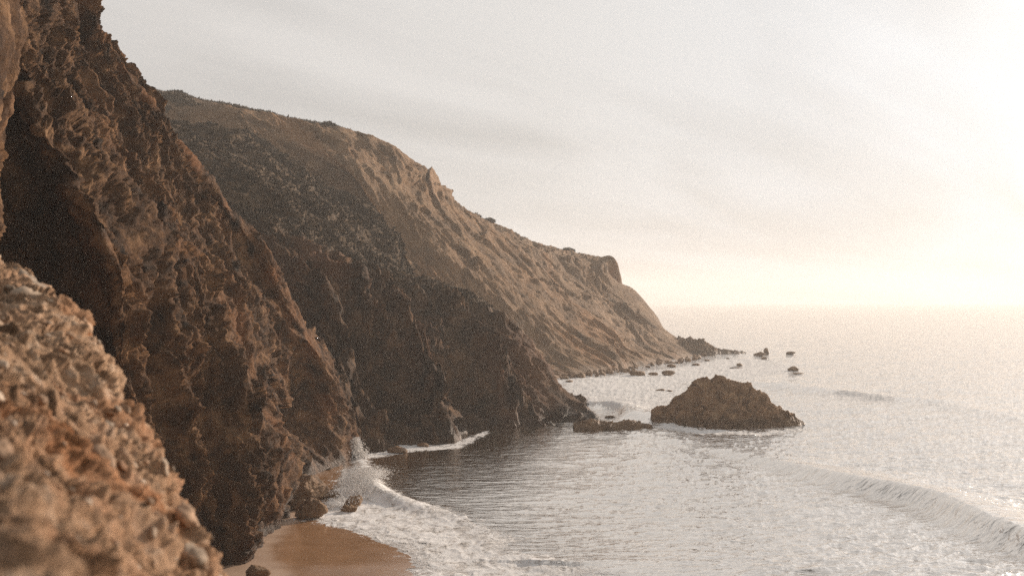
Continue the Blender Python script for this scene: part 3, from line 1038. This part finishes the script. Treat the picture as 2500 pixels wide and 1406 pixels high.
# boulders on the beach
place_rock('beach_boulder', 728, 1214, 112, 40, 0.6, 21, 5, label='largest dark slab shaped boulder on the sand with a sunlit right end', zbase=0.3, cat='boulder', cuts=9, rotz=0.05)
place_rock('beach_boulder', 753, 1268, 66, 36, 0.7, 33, 5, label='dark pointed boulder at the upper edge of the sand, foam around its foot', zbase=0.05, cat='boulder', cuts=10)
place_rock('beach_boulder', 722, 1240, 44, 18, 0.7, 35, 4, label='small low boulder wedged between the slab boulder and the pointed boulder', zbase=0.25, cat='boulder')
place_rock('beach_boulder', 862, 1236, 40, 24, 0.8, 37, 4, label='rounded brown boulder standing in the white surf', zbase=0.0, cat='boulder')
place_rock('beach_boulder', 850, 1250, 40, 16, 0.7, 39, 4, label='low wet boulder in the surf just in front of the rounded one', zbase=0.0, cat='boulder')
place_rock('beach_boulder', 808, 1214, 34, 12, 0.7, 41, 4, label='low dark rock at the water edge right of the slab boulder', zbase=0.05, cat='boulder')
place_rock('beach_boulder', 625, 1405, 54, 20, 0.8, 43, 4, label='smooth grey boulder half buried in the dry sand at the bottom edge', zbase=0.7, cat='boulder', rough=0.04)
place_rock('cove_rock', 1030, 1090, 30, 8, 0.8, 45, 3, label='small dark rock in the foam at the foot of the spur', cat='rock')
place_rock('cove_rock', 965, 1106, 46, 12, 0.8, 47, 4, label='dark ledge rock awash beside the splash at the spur foot', cat='rock')

# rocks out in the water
for i, (px, py, w, h, lab) in enumerate([
    (1938, 905, 30, 13, 'blocky rock alone in the water far behind the big sea rock'),
    (1857, 868, 34, 12, 'broad rock in the water just off the tip of the jagged shelf'),
    (1872, 864, 12, 18, 'thin pointed rock beside the broad one off the shelf tip'),
    (1866, 876, 14, 6, 'tiny rock in front of the broad one off the shelf tip'),
    (1930, 864, 26, 8, 'flat rock farthest to the right near the horizon'),
    (1806, 893, 20, 8, 'small domed rock in open water in front of the shelf'),
    (1802, 899, 30, 4, 'low awash rock touching the small domed rock'),
    (1633, 916, 34, 14, 'rounded boulder standing in front of the headland shore'),
    (1598, 916, 26, 9, 'smaller boulder just left of the rounded shore boulder'),
    (1642, 896, 24, 10, 'brown boulder in the shallows behind the rounded shore boulder'),
    (1698, 892, 20, 6, 'small boulder in white water below the shelf'),
    (1778, 876, 8, 4, 'tiny dark rock close under the jagged shelf'),
    (1612, 954, 22, 6, 'low tan rock awash in the white water behind the reef'),
    (1636, 955, 16, 4, 'tiny flat rock right of the low tan rock in white water'),
    (1588, 953, 10, 3, 'tiny dark rock left of the low tan rock in white water'),
    (1492, 1020, 26, 8, 'small red brown rock behind the low reef'),
    (1560, 916, 40, 16, 'craggy boulder at the waterline under the headland'),
    (1390, 932, 20, 5, 'small rock awash where the headland shore meets the spur'),
    (1950, 912, 26, 3, 'thin slab awash in front of the blocky offshore rock'),
    (1725, 880, 14, 4, 'small dark rock in foam under the middle of the shelf'),
]):
    place_rock('offshore_rock', px, py, w, h, 0.8, 60 + i, 3, label=lab, cat='rock', rotz=random.uniform(-0.5, 0.5))

# the jumble of boulders along the headland shore
line = np.array([(1345, 927), (1400, 925), (1460, 916), (1520, 911), (1570, 903), (1620, 893), (1660, 885), (1720, 872)])
protos = [rock_mesh('shore_boulder', (1, 0.8, 0.7), 2, 200 + i, 10, 0.15) for i in range(6)]
r = random.Random(4)
for i in range(90):
    t = r.random() * (len(line) - 1)
    k = int(t)
    px, py = line[k] + (line[k + 1] - line[k]) * (t - k)
    p = sea(px + r.uniform(-6, 6), py + r.uniform(-4, 2.5))
    o = obj('shore_boulder', protos[i % 6], M_stack, label='brown boulder in the jumble lining the foot of the hazy headland', cat='boulder', group='boulders along the headland shore')
    s = r.uniform(0.6, 2.3) * (1.5 if r.random() < 0.12 else 1)
    k = r.uniform(1.0, 1.05)
    o.location = (p[0] * k, p[1] * k, 0.12 * s)
    o.scale = (s, s, s * r.uniform(0.7, 1.1))
    o.rotation_euler = (r.uniform(-.3, .3), r.uniform(-.3, .3), r.uniform(0, 6))

# ------------------------------------------------------------------ scrub on the slopes
def tuft_mesh(points, sizes, norms, seed, blades=7):
    r = np.random.RandomState(seed)
    n = len(points)
    P = np.repeat(points, blades, 0)
    s = np.repeat(sizes, blades)[:, None]
    up = np.repeat(norms * 0.4 + np.array([0, 0, 0.8]), blades, 0)
    a = r.normal(size=(n * blades, 3))
    dirn = up + 0.75 * a
    dirn /= np.linalg.norm(dirn, axis=1, keepdims=True)
    side = np.cross(dirn, r.normal(size=(n * blades, 3)))
    side /= np.linalg.norm(side, axis=1, keepdims=True)
    c = P + a * s * np.array([0.30, 0.30, 0.1])
    tip = c + dirn * s * r.uniform(0.5, 1.1, (n * blades, 1))
    w = side * s * 0.28
    V = np.stack([c - w, c + w, tip], 1).reshape(-1, 3)
    return V, np.arange(n * blades * 3).reshape(-1, 3)


def scatter(G, Nn, m, n, seed, lo, hi):
    r = np.random.RandomState(seed)
    prob = m[1:-1, 1:-1].ravel().astype(float)
    a = np.linalg.norm(np.cross(np.gradient(G, axis=0)[1:-1, 1:-1], np.gradient(G, axis=1)[1:-1, 1:-1]), axis=-1).ravel()
    prob = prob * a
    prob /= prob.sum()
    i = r.choice(len(prob), n, p=prob)
    p = G[1:-1, 1:-1].reshape(-1, 3)[i] + r.normal(0, 0.25, (n, 3)) * np.array([1, 1, 0.1])
    return p, r.uniform(lo, hi, n), Nn[1:-1, 1:-1].reshape(-1, 3)[i]


G2, Nn_, vm = SPUR
u = np.linspace(0, 1, G2.shape[0])[:, None]
clump = smooth(-0.25, 0.3, perlin((G2 * 0.22).astype(F32)))
p, s, n = scatter(G2, Nn_, vm * (u < 0.85) * (0.15 + clump), 30000, 1, 0.18, 0.62)
V, Q = tuft_mesh(p, s, n, 2)
obj('slope_scrub', mesh_from('slope_scrub', V, Q, smooth_=False), M_scrub, kind='stuff', label='low dark scrub covering the slope of the spur')
G2, Nn_, vm = HEAD
clump = smooth(-0.1, 0.3, perlin((G2 * 0.10).astype(F32)))
p, s, n = scatter(G2, Nn_, (vm > 0.3) * (0.03 + clump ** 2), 9000, 3, 0.5, 1.3)
V, Q = tuft_mesh(p, s, n, 4)
obj('headland_scrub', mesh_from('headland_scrub', V, Q, smooth_=False), M_scrub, kind='stuff', label='low dark scrub along the top of the headland')

# shrubs that stand out on the skyline
def nearest_on(G, px, py, smin, smax):
    """highest terrain point in that column of view"""
    d = G.reshape(-1, 3)
    a = (d[:, 0] / d[:, 1]) * FPX + 1250
    sel = (np.abs(a - px) < 4) & (d[:, 1] > smin) & (d[:, 1] < smax)
    e = (d[:, 2] - CAM_H) / d[:, 1]
    k = np.argmax(np.where(sel, e, -9))
    return d[k]


def shrub(px, wpx, hpx, lab, seed):
    c = nearest_on(HEAD[0], px, 0, 300, 480)
    k = c[1] / FPX
    w, h = wpx * k, hpx * k
    r = np.random.RandomState(seed)
    n = 420
    a = r.normal(size=(n, 3))
    a /= np.linalg.norm(a, axis=1, keepdims=True)
    a[:, 2] = np.abs(a[:, 2])
    rad = r.uniform(0.55, 1.0, (n, 1)) * (1 + 0.25 * perlin((a * 2 + seed).astype(F32)))[:, None]
    pts = a * rad * np.array([w / 2, w / 2.4, h])
    V, Q = tuft_mesh(pts, np.full(n, 0.16 * w), a, seed, 5)
    e = bpy.data.objects.new('shrub', None)
    COL.objects.link(e)
    e.location = (c[0], c[1], c[2] - 0.6 * h)
    e['label'] = lab
    e['category'] = 'shrub'
    e['group'] = 'shrubs on the headland skyline'
    obj('foliage', mesh_from('foliage', V, Q, smooth_=False), M_scrub, e)
    # stems
    Vs, Qs = [], []
    for j in range(5):
        t = np.array([r.normal(0, w * 0.15), r.normal(0, w * 0.15), h * 0.8])
        b0 = np.array([r.normal(0, w * 0.03), r.normal(0, w * 0.03), -0.3])
        for q in range(4):
            an_ = q * math.pi / 2
            o_ = np.array([math.cos(an_), math.sin(an_), 0]) * w * 0.02
            Vs += [b0 + o_, t + o_ * 0.3]
        k0 = j * 8
        Qs += [[k0 + 2 * q, k0 + 2 * ((q + 1) % 4), k0 + 2 * ((q + 1) % 4) + 1, k0 + 2 * q + 1] for q in range(4)]
    obj('stem', mesh_from('stem', np.array(Vs), np.array(Qs)), M_scrub, e)


for i, (px, w, h, lab) in enumerate([
    (432, 50, 12, 'low dark shrub on the highest part of the headland skyline'),
    (800, 46, 14, 'domed shrub standing proud halfway along the skyline'),
    (1385, 30, 9, 'small rounded shrub on the skyline near the headland end'),
    (1195, 28, 9, 'low shrub on the middle of the falling skyline'),
]):
    shrub(px, w, h, lab, 300 + i)

# ------------------------------------------------------------------ foreground slope with its stones
def E(dy, dpx=0, dY=0):
    return None


rows = [
    # far side dropping away, crest line, then nearer and nearer to the camera
    A((-500, 900, 15), (-250, 900, 14), (-120, 960, 12.5), (0, 1060, 11.4), (120, 1180, 10.4), (220, 1300, 9.4), (300, 1420, 8.6), (400, 1540, 8), (470, 1700, 7.4), (520, 1900, 7)),
    A((-500, 520, 12.5), (-200, 580, 11.5), (0, 668, 10.2), (108, 745, 9.2), (200, 850, 8.4), (282, 960, 7.7), (335, 1060, 7.1), (385, 1160, 6.6), (428, 1270, 6.2), (506, 1410, 5.8), (640, 1650, 5.4)),
    A((-500, 600, 9), (-200, 700, 8), (0, 800, 6.9), (100, 900, 6.3), (170, 1000, 5.8), (240, 1110, 5.3), (300, 1220, 5), (360, 1340, 4.6), (430, 1480, 4.3), (520, 1750, 4)),
    A((-600, 700, 6), (-200, 880, 5.2), (-20, 1000, 4.6), (60, 1100, 4.2), (130, 1200, 3.9), (200, 1310, 3.6), (260, 1430, 3.3), (330, 1600, 3.1), (420, 1900, 2.9)),
    A((-900, 900, 3.6), (-400, 1100, 3.3), (-150, 1230, 3.0), (-30, 1340, 2.7), (60, 1450, 2.5), (140, 1600, 2.3), (200, 1800, 2.1), (300, 2200, 1.9)),
    A((-2000, 1500, 2.0), (-1200, 1700, 1.9), (-700, 1900, 1.8), (-400, 2100, 1.6), (-200, 2400, 1.4), (0, 2800, 1.2), (200, 3500, 1.0)),
]
NU, NV = 430, 560
G, ts = loft(rows, NU, NV)
Nn = normals(G)
if Nn[NU // 2, NV // 2, 2] < 0:
    Nn = -Nn
Gf = G.astype(F32)
warp = np.stack([perlin(Gf * 1.5), perlin(Gf * 1.5 + 31), perlin(Gf * 1.5 + 57)], -1)
gw = Gf + warp * 0.15
disp = 0.10 * fbm(gw * 1.1, 3) + 0.06 * facet(gw * 2.2) + 0.036 * facet(gw * 5.5 + 3) + 0.022 * facet(gw * 12) + 0.032 * ridged(gw * 6, 4) + 0.010 * fbm(gw * 20, 2)
disp -= disp.mean()
G2 = G + Nn * disp[..., None]
fore = obj('foreground_slope', mesh_from('foreground_slope', G2, grid_quads(NU, NV), {'rust_sunlit': 0.5 * smooth(0.1, 0.45, fbm(Gf * 1.1 + 3, 3))}), M_fore, kind='structure',
           label='steep slope of crumbling orange rock and rubble close to the camera, out of focus')
# stones bedded in the slope
sp = [(rock_mesh('stone', (1, 0.75, 0.55), 3, 400 + i, 7, 0.26), i) for i in range(10)]
mats = [M_stone_o, M_stone_g, M_stone_p, M_stone_r, M_stone_o, M_stone_p, M_stone_g, M_stone_o, M_stone_o, M_stone_p]
for (me, i) in sp:
    me.materials.append(mats[i])
r = np.random.RandomState(9)
P_ = G2.reshape(-1, 3)
N_ = Nn.reshape(-1, 3)
pxs = P_[:, 0] / P_[:, 1] * FPX + 1250
T = np.broadcast_to(ts[:, None], (NU, NV)).ravel()
ok = np.where((pxs > -60) & (T > 0.9) & (P_[:, 1] > 2.3) & ((CAM_H - P_[:, 2]) / P_[:, 1] < 0.27))[0]
from mathutils import Matrix
cnt = 0
taken = []
while cnt < 290:
    k = ok[r.randint(len(ok))]
    p = P_[k]
    size = p[1] / FPX * r.choice([13, 17, 24, 34, 50, 90], p=[.28, .28, .22, .14, .06, .02])
    if any(np.linalg.norm(p - q_) < 0.45 * (size + s2) for q_, s2 in taken):
        continue
    taken.append((p, size))
    o = obj('stone', sp[r.randint(10)][0], None, fore)
    nrm = Vector(N_[k])
    q_ = nrm.to_track_quat('Z', 'Y')
    o.rotation_mode = 'QUATERNION'
    from mathutils import Quaternion
    o.rotation_quaternion = q_ @ Quaternion((0, 0, 1), r.uniform(0, 6.28)) @ Quaternion((1, 0, 0), r.normal(0, 0.35))
    o.scale = (size, size, size * r.uniform(0.7, 1.2))
    o.location = Vector(p) + nrm * size * 0.0
    cnt += 1

# ------------------------------------------------------------------ haze over the coast
import bmesh
hz = bpy.data.meshes.new('haze')
bm = bmesh.new()
bmesh.ops.create_cube(bm, size=1)
bm.to_mesh(hz)
bm.free()
HZ_TOP = 118.0
hm = bpy.data.materials.new('haze')
hm.use_nodes = True
nt = hm.node_tree
nt.nodes.clear()
pv = nn(nt, 'ShaderNodeVolumePrincipled')
pv.inputs['Color'].default_value = (0.96, 0.94, 0.915, 1)
pv.inputs['Density'].default_value = 0.00030
pv.inputs['Anisotropy'].default_value = 0.28
ho = nn(nt, 'ShaderNodeOutputMaterial')
nt.links.new(pv.outputs[0], ho.inputs['Volume'])
h = obj('haze', hz, hm, kind='stuff', label='warm sea haze hanging along the coast')
h.scale = (SEA_END * 2.1, SEA_END * 2.1, HZ_TOP + 8)
h.location = (0, 0, (HZ_TOP - 8) / 2)
